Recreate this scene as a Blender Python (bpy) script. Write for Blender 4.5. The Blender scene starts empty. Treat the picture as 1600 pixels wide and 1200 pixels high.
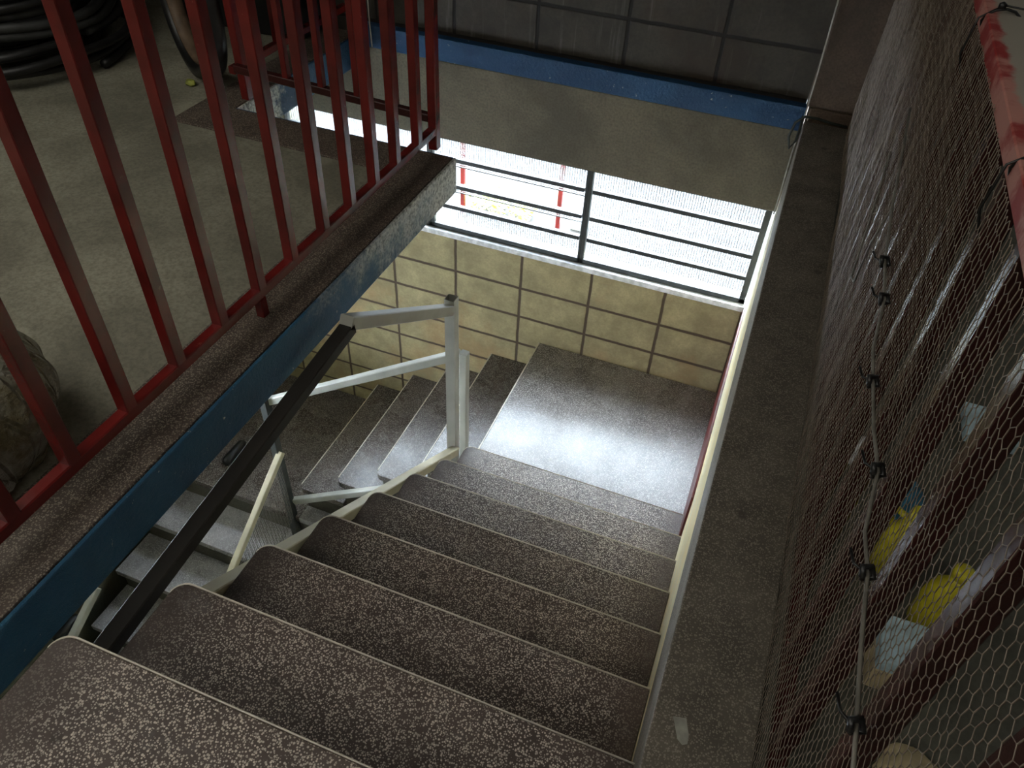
import bpy, bmesh, math, random
from mathutils import Vector, Matrix, noise
random.seed(7)
S = bpy.context.scene
COL = S.collection
PI = math.pi

# ------------------------------------------------------------------ camera
cd = bpy.data.cameras.new('camera'); cam = bpy.data.objects.new('camera', cd); COL.objects.link(cam)
cd.sensor_fit = 'HORIZONTAL'; cd.sensor_width = 36.0
cd.lens = 1206.056 / 1600 * 36.0
cd.clip_start = 0.02; cd.clip_end = 200
R = Matrix(((0.93145475, -0.27728566, 0.23559438),
            (0.36117675, 0.62615864, -0.6909969),
            (0.04408407, 0.72872356, 0.68338757)))
cam.matrix_world = Matrix.Translation((0, 0, 1.337)) @ R.to_4x4()
S.camera = cam

# ------------------------------------------------------------------ world, lights, exposure
W = bpy.data.worlds.new('overcast_sky'); S.world = W; W.use_nodes = True
bg = W.node_tree.nodes['Background']
bg.inputs[0].default_value = (0.80, 0.90, 1.0, 1); bg.inputs[1].default_value = 30.0

def area(name, loc, rot, sx, sy, power, color):
    l = bpy.data.lights.new(name, 'AREA'); l.shape = 'RECTANGLE'; l.size = sx; l.size_y = sy
    l.energy = power; l.color = color
    o = bpy.data.objects.new(name, l); COL.objects.link(o)
    o.location = loc; o.rotation_euler = rot
    return o
area('added_fill_light', (-2.6, -0.2, 2.66), (0, 0, 0), 2.2, 2.2, 24, (1.0, 0.96, 0.86))  # added lamp out of view, brightens the left floor
area('added_fill_light', (3.0, 5.2, 2.66), (0, 0, 0), 1.5, 1.5, 12, (1.0, 0.96, 0.88))  # added lamp out of view, brightens the far right floor

area('added_fill_light', (-0.3, -1.7, 2.66), (0, 0, 0), 2.2, 1.2, 17, (1.0, 0.95, 0.86))  # added lamp behind the camera, brightens treads and far wall
sl = bpy.data.lights.new('hazy_sun', 'SUN'); sl.energy = 20.0; sl.angle = math.radians(56); sl.color = (0.74, 0.88, 1.0)
so = bpy.data.objects.new('hazy_sun', sl); COL.objects.link(so)
so.rotation_euler = Vector((-0.05, 0.67, 0.74)).to_track_quat('Z', 'Y').to_euler()

S.view_settings.view_transform = 'Standard'; S.view_settings.look = 'None'
S.view_settings.exposure = 0.58; S.view_settings.gamma = 1.0
S.view_settings.use_curve_mapping = False
S.cycles.sample_clamp_indirect = 0.0      # daylight through the window must not be clipped
S.cycles.diffuse_bounces = 5; S.cycles.transparent_max_bounces = 12

# ------------------------------------------------------------------ node helpers
class N:
    def __init__(s, name):
        s.m = bpy.data.materials.new(name); s.m.use_nodes = True
        s.t = s.m.node_tree; s.p = s.t.nodes['Principled BSDF']; s.out = s.t.nodes['Material Output']
        s.tc = s.t.nodes.new('ShaderNodeTexCoord'); s.v = s.tc.outputs['Object']
    def n(s, typ, **kw):
        x = s.t.nodes.new(typ)
        for k, v in kw.items(): setattr(x, k, v)
        return x
    def l(s, a, b): s.t.links.new(a, b)
    def setin(s, inp, v):
        if hasattr(v, 'links') or isinstance(v, bpy.types.NodeSocket): s.l(v, inp)
        else: inp.default_value = v
    def math(s, op, a, b=0.0, c=None, clamp=False):
        x = s.n('ShaderNodeMath', operation=op); x.use_clamp = clamp
        s.setin(x.inputs[0], a); s.setin(x.inputs[1], b)
        if c is not None: s.setin(x.inputs[2], c)
        return x.outputs[0]
    def sep(s):
        x = s.n('ShaderNodeSeparateXYZ'); s.l(s.v, x.inputs[0]); return x.outputs
    def mapping(s, scale, loc=(0, 0, 0)):
        x = s.n('ShaderNodeMapping'); s.l(s.v, x.inputs[0]); x.inputs['Scale'].default_value = scale
        x.inputs['Location'].default_value = loc; return x.outputs[0]
    def noise(s, scale, detail=4, rough=0.55, vec=None, dist=0.0):
        x = s.n('ShaderNodeTexNoise'); s.l(vec or s.v, x.inputs['Vector']); x.inputs['Scale'].default_value = scale
        x.inputs['Detail'].default_value = detail; x.inputs['Roughness'].default_value = rough
        x.inputs['Distortion'].default_value = dist; return x.outputs['Fac']
    def voro(s, scale, feature='F1', vec=None):
        x = s.n('ShaderNodeTexVoronoi', feature=feature); s.l(vec or s.v, x.inputs['Vector']); x.inputs['Scale'].default_value = scale
        return x.outputs
    def ramp(s, fac, a, b, ca=0.0, cb=1.0):   # smooth map range
        x = s.n('ShaderNodeMapRange', interpolation_type='SMOOTHSTEP'); s.setin(x.inputs[0], fac)
        for i, v in zip((1, 2, 3, 4), (a, b, ca, cb)): x.inputs[i].default_value = v
        return x.outputs[0]
    def mix(s, fac, a, b):
        x = s.n('ShaderNodeMix', data_type='RGBA'); s.setin(x.inputs[0], fac)
        for inp, v in ((x.inputs[6], a), (x.inputs[7], b)):
            if isinstance(v, tuple): inp.default_value = (*v, 1) if len(v) == 3 else v
            else: s.l(v, inp)
        return x.outputs[2]
    def bump(s, h, strength=0.3, dist=0.01):
        x = s.n('ShaderNodeBump'); s.l(h, x.inputs['Height']); x.inputs['Strength'].default_value = strength
        x.inputs['Distance'].default_value = dist; s.l(x.outputs[0], s.p.inputs['Normal'])
    def col(s, c): s.setin(s.p.inputs['Base Color'], (*c, 1) if isinstance(c, tuple) else c)
    def rough(s, r): s.setin(s.p.inputs['Roughness'], r)

def simple(name, c, rough=0.5, metal=0.0, var=0.25, scale=25, bump=0.0, spec=0.5):
    a = N(name); f = a.noise(scale, 5)
    d = tuple(x * (1 - var) for x in c); e = tuple(min(1, x * (1 + var)) for x in c)
    a.col(a.mix(a.ramp(f, 0.3, 0.7), d, e)); a.rough(rough); a.p.inputs['Metallic'].default_value = metal
    a.p.inputs['Specular IOR Level'].default_value = spec
    if bump: a.bump(f, bump, 0.01)
    return a.m

def terrazzo(name, matrix, chip, dirt, scale=170, wear=None, amount=1.0, rough=(0.38, 0.6)):
    """dark cement with pale stone chips; wear=(axis,lo,hi): the band polished by feet, where the chips show"""
    a = N(name)
    vo = a.voro(scale)
    d = vo['Distance']
    cellrnd = a.n('ShaderNodeSeparateColor'); a.l(vo['Color'], cellrnd.inputs[0])
    thr = a.math('MULTIPLY_ADD', cellrnd.outputs[0], 0.36, 0.20)
    chipm = a.math('LESS_THAN', d, thr)
    soft = a.math('SUBTRACT', thr, d); chipm = a.ramp(soft, -0.08, 0.08)
    big = a.noise(2.3, 5, 0.62, dist=0.6); mid = a.noise(9, 5, 0.6)
    worn = a.ramp(big, 0.28, 0.50, 0.7, 1.0)
    if wear:
        ax, lo, hi, sf = wear
        c = a.sep()[ax]
        wob = a.math('MULTIPLY_ADD', mid, 0.14, c); wob = a.math('SUBTRACT', wob, 0.07)
        m1 = a.ramp(wob, lo, lo + sf); m2 = a.ramp(wob, hi - sf, hi, 1.0, 0.0)
        worn = a.math('MULTIPLY', worn, a.math('MULTIPLY', m1, m2))
    worn = a.math('MULTIPLY_ADD', worn, 0.88, 0.12)
    fac = a.math('MULTIPLY', chipm, a.math('MULTIPLY', worn, amount), clamp=True)
    basec = a.mix(a.ramp(mid, 0.3, 0.7), tuple(x * 0.75 for x in matrix), tuple(x * 1.25 for x in matrix))
    basec = a.mix(a.ramp(a.noise(4.2, 6, 0.7), 0.56, 0.75, 0.0, 0.55), basec, dirt)
    chipc = a.mix(cellrnd.outputs[1], tuple(x * 0.62 for x in chip), chip)
    cc = a.mix(fac, basec, chipc)
    # dark trodden spots
    sp = a.voro(5.0)['Distance']
    cc = a.mix(a.ramp(sp, 0.045, 0.075, 0.7, 0.0), cc, tuple(x * 0.5 for x in matrix))
    a.col(cc); a.rough(a.ramp(a.noise(3.1, 4), 0.35, 0.65, rough[0], rough[1]))
    a.bump(a.math('ADD', a.math('MULTIPLY', chipm, 0.4), a.noise(60, 3)), 0.12, 0.002)
    return a.m

def blocks(name, base, mortar, x0, px, z0, pz, zmax=99, streak=0.0, w=0.009):
    a = N(name); o = a.sep()
    wob = a.math('MULTIPLY', a.math('SUBTRACT', a.noise(14, 2), 0.5), 0.006)
    def line(c, c0, p):
        u = a.math('DIVIDE', a.math('SUBTRACT', a.math('ADD', c, wob), c0), p)
        f = a.math('SUBTRACT', u, a.math('ROUND', u)); return a.math('MULTIPLY', a.math('ABSOLUTE', f), p)
    dx = line(o[0], x0, px); dz = line(o[2], z0, pz)
    dz = a.math('ADD', dz, a.math('MULTIPLY', a.math('GREATER_THAN', o[2], zmax), 1.0))
    d = a.math('MINIMUM', dx, dz)
    m = a.ramp(d, w * 0.55, w * 1.15, 1.0, 0.0)
    f = a.noise(6, 6, 0.65); g = a.noise(90, 3)
    c = a.mix(a.ramp(f, 0.3, 0.72), tuple(x * 0.72 for x in base), tuple(x * 1.2 for x in base))
    c = a.mix(a.ramp(g, 0.3, 0.75, 0.0, 0.35), c, tuple(x * 0.55 for x in base))
    # damp brown stain patches
    c = a.mix(a.ramp(a.noise(2.0, 5, 0.6), 0.52, 0.7, 0, 0.5), c, (base[0] * 0.9, base[1] * 0.62, base[2] * 0.5))
    if streak:
        st = a.noise(1.0, 4, 0.6, vec=a.mapping((26, 26, 1.6)))
        c = a.mix(a.ramp(st, 0.55, 0.72, 0, streak), c, (0.32, 0.31, 0.29))
    c = a.mix(m, c, mortar)
    a.col(c); a.rough(0.85)
    h = a.math('ADD', a.math('MULTIPLY', m, -1.0), a.math('MULTIPLY', g, 0.25))
    a.bump(h, 0.6, 0.006)
    return a.m

def concrete(name, base, dark, scale=3.0, rough=0.85, grit=120, bumps=0.35):
    a = N(name); f = a.noise(scale, 7, 0.66, dist=0.4); g = a.noise(grit, 4, 0.6)
    c = a.mix(a.ramp(f, 0.32, 0.68), dark, base)
    c = a.mix(a.ramp(g, 0.35, 0.7, 0.0, 0.5), c, tuple(x * 0.6 for x in dark))
    v = a.voro(2.2, vec=a.mapping((1, 1, 1), (3, 1, 2)))['Distance']
    c = a.mix(a.ramp(v, 0.12, 0.17, 0.28, 0.0), c, tuple(min(1, x * 1.35) for x in base))
    a.col(c); a.rough(rough); a.bump(a.math('ADD', g, a.math('MULTIPLY', f, 0.5)), bumps, 0.006)
    return a.m

def blue_paint(name, fade=False, near=False):
    """blue gloss paint over rough render, chipped; with fade=True bare render and painted-in window glare whiten the far end of the slab edge"""
    a = N(name); g = a.noise(70, 6, 0.7); f = a.noise(5, 5, 0.6)
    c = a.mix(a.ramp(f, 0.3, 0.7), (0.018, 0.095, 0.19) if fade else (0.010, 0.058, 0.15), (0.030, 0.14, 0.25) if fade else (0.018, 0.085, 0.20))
    chip = a.ramp(a.noise(38, 5, 0.75), 0.66, 0.70)
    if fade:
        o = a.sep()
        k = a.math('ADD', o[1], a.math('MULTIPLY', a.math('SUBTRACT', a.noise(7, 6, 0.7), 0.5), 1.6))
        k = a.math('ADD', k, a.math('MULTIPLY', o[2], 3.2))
        bare = a.ramp(k, 1.25, 2.15, 0, 1)  # whiter towards the far end: worn render plus window glare put into the colour
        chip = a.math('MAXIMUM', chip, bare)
    if near:
        o = a.sep(); k = a.math('ADD', o[1], a.math('MULTIPLY', a.math('SUBTRACT', a.noise(7, 6, 0.7), 0.5), 0.5))
        chip = a.math('MAXIMUM', chip, a.ramp(k, 2.62, 2.72, 1, 0))
    render = a.mix(a.ramp(g, 0.35, 0.6), (0.22, 0.22, 0.19), (0.86, 0.86, 0.80))
    a.col(a.mix(chip, c, render)); a.rough(0.5); a.bump(g, 0.8, 0.012)
    return a.m

def cream_wall():
    a = N('cream_peeling_paint')
    st = a.noise(1.0, 6, 0.65, vec=a.mapping((1, 2.2, 16)), dist=1.0)
    c = a.mix(a.ramp(st, 0.38, 0.62), (0.88, 0.72, 0.38), (0.76, 0.72, 0.52))
    c = a.mix(a.ramp(a.noise(1.0, 6, 0.7, vec=a.mapping((1, 5, 30), (4, 2, 9))), 0.6, 0.68, 0, 0.8), c, (0.26, 0.27, 0.22))
    z = a.sep()[2]; y = a.sep()[1]
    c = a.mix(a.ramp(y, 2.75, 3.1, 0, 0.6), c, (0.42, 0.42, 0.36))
    a.col(c); a.rough(0.7); a.bump(st, 0.5, 0.01)
    return a.m

def paint(name, base, dark, chipcol, chip=(0.66, 0.72), rough=0.42):
    a = N(name); f = a.noise(7, 4); g = a.noise(55, 5, 0.7)
    c = a.mix(a.ramp(f, 0.3, 0.7), dark, base)
    c = a.mix(a.ramp(g, chip[0], chip[1]), c, chipcol)
    a.col(c); a.rough(rough); a.bump(g, 0.15, 0.003)
    return a.m

def fluted_glass():
    a = N('fluted_glass')
    tr = a.n('ShaderNodeBsdfTransparent'); tl = a.n('ShaderNodeBsdfTranslucent'); gl = a.n('ShaderNodeBsdfGlossy')
    w = a.math('SINE', a.math('MULTIPLY', a.sep()[0], 2 * PI / 0.0125))
    rib = a.ramp(w, -1.0, 0.2, 0.34, 0.95)
    cc = a.n('ShaderNodeCombineColor'); a.l(rib, cc.inputs[0])
    a.l(a.math('MULTIPLY', rib, 1.01), cc.inputs[1]); a.l(a.math('MULTIPLY', rib, 1.02), cc.inputs[2])
    a.l(cc.outputs[0], tr.inputs[0]); tl.inputs[0].default_value = (0.86, 0.9, 0.9, 1)
    gl.inputs['Roughness'].default_value = 0.2
    m1 = a.n('ShaderNodeMixShader'); m1.inputs[0].default_value = 0.045; a.l(tr.outputs[0], m1.inputs[1]); a.l(tl.outputs[0], m1.inputs[2])
    m2 = a.n('ShaderNodeMixShader'); m2.inputs[0].default_value = 0.06; a.l(m1.outputs[0], m2.inputs[1]); a.l(gl.outputs[0], m2.inputs[2])
    a.l(m2.outputs[0], a.out.inputs[0])
    return a.m

def plastic_bag_mat():
    a = N('clear_plastic_film')
    f = a.noise(9, 5, 0.6)
    a.col(a.mix(a.ramp(f, 0.35, 0.65), (0.20, 0.17, 0.09), (0.46, 0.45, 0.38)))
    a.rough(0.12); a.p.inputs['Transmission Weight'].default_value = 0.45; a.p.inputs['IOR'].default_value = 1.2
    vr = a.voro(16, 'DISTANCE_TO_EDGE', a.mapping((1, 1, 0.45)))['Distance']
    a.bump(a.math('ADD', a.math('MULTIPLY', a.ramp(vr, 0.0, 0.12), 0.6), a.noise(22, 5, 0.7)), 0.9, 0.03)
    return a.m

M = {}
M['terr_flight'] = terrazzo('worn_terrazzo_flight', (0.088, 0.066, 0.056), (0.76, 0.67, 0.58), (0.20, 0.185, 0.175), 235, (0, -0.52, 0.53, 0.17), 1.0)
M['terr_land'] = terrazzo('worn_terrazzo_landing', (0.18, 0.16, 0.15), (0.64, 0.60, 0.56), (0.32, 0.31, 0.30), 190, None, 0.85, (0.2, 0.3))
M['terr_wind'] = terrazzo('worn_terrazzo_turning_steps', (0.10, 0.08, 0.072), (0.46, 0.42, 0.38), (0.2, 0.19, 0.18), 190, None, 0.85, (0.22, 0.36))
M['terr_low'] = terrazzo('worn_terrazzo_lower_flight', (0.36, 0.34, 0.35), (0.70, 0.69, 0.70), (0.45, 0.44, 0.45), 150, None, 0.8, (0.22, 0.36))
M['terr_kerb'] = terrazzo('terrazzo_kerb', (0.085, 0.064, 0.05), (0.40, 0.34, 0.27), (0.13, 0.11, 0.09), 240, None, 0.8, (0.5, 0.7))
M['terr_kerb_dark'] = terrazzo('dark_terrazzo_kerb', (0.125, 0.108, 0.085), (0.42, 0.38, 0.31), (0.17, 0.155, 0.125), 260, None, 0.6, (0.5, 0.7))
M['edge'] = simple('nosing_edge_highlight', (0.84, 0.78, 0.66), 0.4, 0, 0.12, 30)  # pale colour paints in the window highlight on the tread edges
M['riser'] = concrete('stair_concrete', (0.16, 0.15, 0.12), (0.09, 0.085, 0.07))
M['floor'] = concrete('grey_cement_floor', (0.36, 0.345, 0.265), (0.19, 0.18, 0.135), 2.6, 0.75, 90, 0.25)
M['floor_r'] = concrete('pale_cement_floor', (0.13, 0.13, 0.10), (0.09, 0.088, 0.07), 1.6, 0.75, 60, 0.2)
M['beam'] = concrete('olive_concrete_beam', (0.20, 0.172, 0.118), (0.115, 0.10, 0.07), 2.4, 0.85, 100, 0.3)
M['plaster'] = concrete('olive_plaster', (0.25, 0.24, 0.17), (0.17, 0.165, 0.12), 2.0)
M['column'] = concrete('brown_stained_concrete', (0.15, 0.105, 0.07), (0.085, 0.062, 0.045), 2.5)
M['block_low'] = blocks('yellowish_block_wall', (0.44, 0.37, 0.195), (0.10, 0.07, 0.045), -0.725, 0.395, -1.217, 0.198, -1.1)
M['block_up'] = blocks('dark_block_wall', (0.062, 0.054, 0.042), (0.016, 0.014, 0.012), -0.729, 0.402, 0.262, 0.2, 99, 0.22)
M['blue'] = blue_paint('blue_paint'); M['blue_fade'] = blue_paint('blue_paint_worn_glare_end', True); M['blue_near'] = blue_paint('blue_paint_worn_at_corner', False, True)
M['cream'] = cream_wall()
M['red'] = paint('red_enamel', (0.18, 0.015, 0.013), (0.10, 0.010, 0.009), (0.22, 0.05, 0.04), rough=0.25)
M['red_dado'] = paint('dark_red_wall_paint', (0.13, 0.012, 0.012), (0.07, 0.008, 0.008), (0.15, 0.05, 0.04))
def worn_rail():
    a = N('red_enamel_worn_to_grey'); f = a.noise(9, 5, 0.7); x = a.sep()[0]
    k = a.math('ADD', x, a.math('MULTIPLY', a.math('SUBTRACT', a.noise(16, 5, 0.7), 0.5), 0.03))
    c = a.mix(a.ramp(f, 0.42, 0.58), (0.34, 0.03, 0.03), (0.55, 0.25, 0.21))
    c = a.mix(a.ramp(k, 0.262 - 0.27, 0.272 - 0.27), c, (0.40, 0.37, 0.31))
    a.col(c); a.rough(0.5); return a.m
M['red_worn'] = worn_rail()
M['red_dark'] = paint('dark_maroon_enamel', (0.055, 0.012, 0.011), (0.035, 0.009, 0.008), (0.08, 0.03, 0.02), rough=0.18)
M['grey'] = paint('pale_grey_enamel', (0.50, 0.50, 0.44), (0.40, 0.40, 0.35), (0.2, 0.16, 0.12), (0.74, 0.8), 0.4)
M['cream_tube'] = paint('cream_enamel', (0.66, 0.60, 0.42), (0.54, 0.49, 0.34), (0.25, 0.2, 0.14), (0.72, 0.78), 0.45)
M['dark_tube'] = paint('dark_brown_steel', (0.022, 0.018, 0.013), (0.014, 0.012, 0.009), (0.04, 0.035, 0.025), (0.72, 0.8), 0.7)
M['frame'] = simple('dark_grey_window_steel', (0.05, 0.055, 0.052), 0.5)
M['sill'] = simple('white_sill_paint', (0.86, 0.87, 0.84), 0.6)
M['glass'] = fluted_glass()
M['wire'] = simple('galvanised_wire', (0.25, 0.205, 0.16), 0.4, 0.0, 0.3, 60)
M['rubber'] = simple('black_rubber', (0.014, 0.014, 0.014), 0.42, 0, 0.3, 14, 0.2)
M['rubber_grey'] = simple('dusty_black_rubber', (0.045, 0.047, 0.046), 0.5, 0, 0.3, 14, 0.2)
M['cable'] = simple('dusty_grey_cable', (0.16, 0.15, 0.125), 0.5)
M['cable_dark'] = simple('dark_green_cable', (0.035, 0.042, 0.034), 0.45)
M['tie'] = simple('black_nylon_tie', (0.012, 0.012, 0.012), 0.35)
M['white_wire'] = simple('white_cord', (0.55, 0.53, 0.46), 0.6)
M['yellow'] = simple('yellow_plastic', (0.62, 0.55, 0.03), 0.35)
M['pale_blue'] = simple('pale_blue_card', (0.55, 0.72, 0.80), 0.6)
M['sand'] = simple('sand_coloured_card', (0.60, 0.50, 0.30), 0.6)
M['teal'] = simple('blue_cloth', (0.05, 0.20, 0.32), 0.8)
M['white'] = simple('white_plastic', (0.75, 0.78, 0.82), 0.4)
M['paper'] = simple('grey_paper', (0.34, 0.34, 0.29), 0.8)
M['bag'] = plastic_bag_mat()
M['bagdark'] = simple('dark_print', (0.03, 0.035, 0.03), 0.5)
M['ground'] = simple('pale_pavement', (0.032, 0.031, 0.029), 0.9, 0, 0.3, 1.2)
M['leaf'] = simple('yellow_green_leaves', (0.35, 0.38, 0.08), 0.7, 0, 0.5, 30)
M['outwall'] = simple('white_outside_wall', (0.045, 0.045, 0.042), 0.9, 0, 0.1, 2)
M['ceil'] = simple('grey_ceiling', (0.35, 0.34, 0.30), 0.9)
M['tan'] = simple('tan_rim', (0.14, 0.095, 0.06), 0.6)

# ------------------------------------------------------------------ mesh helpers
class MB:
    def __init__(s): s.v = []; s.f = []; s.sm = []
    def add(s, vs, fs, smooth=False):
        b = len(s.v); s.v += [Vector(v) for v in vs]; s.f += [tuple(i + b for i in f) for f in fs]; s.sm += [smooth] * len(fs)
        return s
    def box(s, x0, x1, y0, y1, z0, z1):
        vs = [(x, y, z) for z in (z0, z1) for y in (y0, y1) for x in (x0, x1)]
        return s.add(vs, [(0, 2, 3, 1), (4, 5, 7, 6), (0, 1, 5, 4), (2, 6, 7, 3), (0, 4, 6, 2), (1, 3, 7, 5)])
    def prism(s, pts, z0, z1):
        n = len(pts); vs = [(x, y, z0) for x, y in pts] + [(x, y, z1) for x, y in pts]
        fs = [tuple(reversed(range(n))), tuple(range(n, 2 * n))] + [(i, (i + 1) % n, n + (i + 1) % n, n + i) for i in range(n)]
        return s.add(vs, fs)
    def prism_x(s, pts, x0, x1):   # profile in (y,z)
        n = len(pts); vs = [(x0, y, z) for y, z in pts] + [(x1, y, z) for y, z in pts]
        fs = [tuple(range(n)), tuple(reversed(range(n, 2 * n)))] + [(i, n + i, n + (i + 1) % n, (i + 1) % n) for i in range(n)]
        return s.add(vs, fs)
    def prism_y(s, pts, y0, y1):   # profile in (x,z)
        n = len(pts); vs = [(x, y0, z) for x, z in pts] + [(x, y1, z) for x, z in pts]
        fs = [tuple(range(n)), tuple(reversed(range(n, 2 * n)))] + [(i, n + i, n + (i + 1) % n, (i + 1) % n) for i in range(n)]
        return s.add(vs, fs)
    def beam(s, p, q, w, h, side=(1, 0, 0), r=0.0):
        """rectangular bar p->q, w along 'side', h along the other normal, corners chamfered by r"""
        p = Vector(p); q = Vector(q); d = (q - p).normalized(); a = Vector(side); a = (a - d * a.dot(d)).normalized(); b = d.cross(a)
        hw, hh = w / 2, h / 2; r = r or min(w, h) * 0.1
        prof = [(-hw + r, -hh), (hw - r, -hh), (hw, -hh + r), (hw, hh - r), (hw - r, hh), (-hw + r, hh), (-hw, hh - r), (-hw, -hh + r)]
        n = 8; vs = [p + a * x + b * y for x, y in prof] + [q + a * x + b * y for x, y in prof]
        fs = [tuple(reversed(range(n))), tuple(range(n, 2 * n))] + [(i, (i + 1) % n, n + (i + 1) % n, n + i) for i in range(n)]
        return s.add(vs, fs)
    def hollow_post(s, x, y, z0, z1, w, t=0.003):
        h = w / 2; g = h - t
        o = [(-h, -h), (h, -h), (h, h), (-h, h)]; i_ = [(-g, -g), (g, -g), (g, g), (-g, g)]
        vs = [(x + a, y + b, z0) for a, b in o] + [(x + a, y + b, z1) for a, b in o] + [(x + a, y + b, z1) for a, b in i_] + [(x + a, y + b, z1 - 0.25) for a, b in i_]
        fs = [(3, 2, 1, 0), (12, 13, 14, 15)]
        for k in range(4):
            j = (k + 1) % 4
            fs += [(k, j, 4 + j, 4 + k), (4 + k, 4 + j, 8 + j, 8 + k), (8 + k, 8 + j, 12 + j, 12 + k)]
        return s.add(vs, fs)
    def tube(s, pts, r, n=8, closed=False, smooth=True):
        pts = [Vector(p) for p in pts]; m = len(pts); vs = []; fs = []
        up = None
        for i, p in enumerate(pts):
            a = pts[(i - 1) % m] if (closed or i > 0) else p; b = pts[(i + 1) % m] if (closed or i < m - 1) else p
            d = (b - a).normalized()
            if up is None: up = Vector((0, 0, 1)) if abs(d.z) < 0.9 else Vector((1, 0, 0))
            u = (up - d * up.dot(d)).normalized(); up = u; w = d.cross(u)
            rr = r[i] if isinstance(r, (list, tuple)) else r
            vs += [p + (u * math.cos(2 * PI * k / n) + w * math.sin(2 * PI * k / n)) * rr for k in range(n)]
        for i in range(m if closed else m - 1):
            j = (i + 1) % m
            fs += [(i * n + k, i * n + (k + 1) % n, j * n + (k + 1) % n, j * n + k) for k in range(n)]
        if not closed: fs += [tuple(reversed(range(n))), tuple(range((m - 1) * n, m * n))]
        return s.add(vs, fs, smooth)
    def lathe(s, prof, c=(0, 0, 0), n=20, axis='z', smooth=True):
        c = Vector(c); vs = []; fs = []
        for r, z in prof:
            for k in range(n):
                a = 2 * PI * k / n; p = Vector((r * math.cos(a), r * math.sin(a), z))
                if axis == 'y': p = Vector((p.x, p.z, p.y))
                if axis == 'x': p = Vector((p.z, p.x, p.y))
                vs.append(c + p)
        for i in range(len(prof) - 1):
            fs += [(i * n + k, i * n + (k + 1) % n, (i + 1) * n + (k + 1) % n, (i + 1) * n + k) for k in range(n)]
        fs += [tuple(reversed(range(n))), tuple(range((len(prof) - 1) * n, len(prof) * n))]
        return s.add(vs, fs, smooth)
    def build(s, name, mat, parent=None, bevel=0.0, kind=None, label=None):
        me = bpy.data.meshes.new(name)
        org = parent_origin(parent)
        me.from_pydata([v - org for v in s.v], [], s.f); me.update()
        for p, f in zip(me.polygons, s.sm): p.use_smooth = f
        bm = bmesh.new(); bm.from_mesh(me); bmesh.ops.recalc_face_normals(bm, faces=bm.faces); bm.to_mesh(me); bm.free()
        me.materials.append(M[mat] if isinstance(mat, str) else mat)
        o = bpy.data.objects.new(name, me); COL.objects.link(o)
        if parent: o.parent = parent
        if bevel:
            b = o.modifiers.new('bevel', 'BEVEL'); b.width = bevel; b.segments = 2; b.limit_method = 'ANGLE'; b.angle_limit = math.radians(40)
        if kind: o['kind'] = kind
        if label: o['label'] = label
        return o
def parent_origin(p):
    v = Vector((0, 0, 0))
    while p: v = v + Vector(p.location); p = p.parent
    return v
def thing(name, label, cat, loc=(0, 0, 0), group=None):
    o = bpy.data.objects.new(name, None); COL.objects.link(o); o.location = loc; o.empty_display_size = 0.1
    o['label'] = label; o['category'] = cat
    if group: o['group'] = group
    return o
def tag(o, label, cat, group=None):
    o['label'] = label; o['category'] = cat
    if group: o['group'] = group
    return o
def struct(name, mb, mat, parent=None, bevel=0.0):
    return mb.build(name, mat, parent, bevel, 'structure' if parent is None else None)

# ------------------------------------------------------------------ setting: upper floor and its well
XL = -1.088; YS = 2.405; XW = 0.072; YF = 3.33; XK2 = -2.03
KT = 0.142           # visible thickness of the slab edge
# grey floor, L-shaped round the well (kerb strip 0.2 wide in terrazzo)
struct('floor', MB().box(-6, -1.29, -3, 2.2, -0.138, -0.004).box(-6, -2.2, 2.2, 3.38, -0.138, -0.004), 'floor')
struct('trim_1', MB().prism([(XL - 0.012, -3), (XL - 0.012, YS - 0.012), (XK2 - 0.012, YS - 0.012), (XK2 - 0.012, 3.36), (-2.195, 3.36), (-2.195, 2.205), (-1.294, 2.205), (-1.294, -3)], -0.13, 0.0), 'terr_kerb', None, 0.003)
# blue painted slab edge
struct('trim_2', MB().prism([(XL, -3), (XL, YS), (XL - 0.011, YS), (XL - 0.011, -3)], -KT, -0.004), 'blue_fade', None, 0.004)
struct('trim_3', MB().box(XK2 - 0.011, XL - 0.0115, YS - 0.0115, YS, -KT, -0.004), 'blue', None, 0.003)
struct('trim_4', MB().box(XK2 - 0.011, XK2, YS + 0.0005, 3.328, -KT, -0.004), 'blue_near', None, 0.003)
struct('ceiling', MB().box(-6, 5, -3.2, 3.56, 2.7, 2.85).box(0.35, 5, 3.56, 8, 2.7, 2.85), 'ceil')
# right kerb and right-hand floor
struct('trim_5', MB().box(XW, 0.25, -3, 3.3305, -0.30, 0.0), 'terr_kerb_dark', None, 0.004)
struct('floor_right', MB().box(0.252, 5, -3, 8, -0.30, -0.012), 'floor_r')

# ------------------------------------------------------------------ far wall
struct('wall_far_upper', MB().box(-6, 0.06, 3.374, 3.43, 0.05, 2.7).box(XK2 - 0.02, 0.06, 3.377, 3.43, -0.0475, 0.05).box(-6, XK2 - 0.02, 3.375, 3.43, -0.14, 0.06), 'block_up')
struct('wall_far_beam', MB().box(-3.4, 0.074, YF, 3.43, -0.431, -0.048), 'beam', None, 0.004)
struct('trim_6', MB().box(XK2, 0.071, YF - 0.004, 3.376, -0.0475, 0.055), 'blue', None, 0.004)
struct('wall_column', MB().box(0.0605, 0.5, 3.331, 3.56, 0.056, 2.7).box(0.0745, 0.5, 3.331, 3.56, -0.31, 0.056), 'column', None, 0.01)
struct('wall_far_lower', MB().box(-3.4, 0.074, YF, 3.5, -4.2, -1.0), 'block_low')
struct('trim_7', MB().box(-3.4, 0.073, YF - 0.012, 3.42, -0.999, -0.968), 'sill', None, 0.003)
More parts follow.
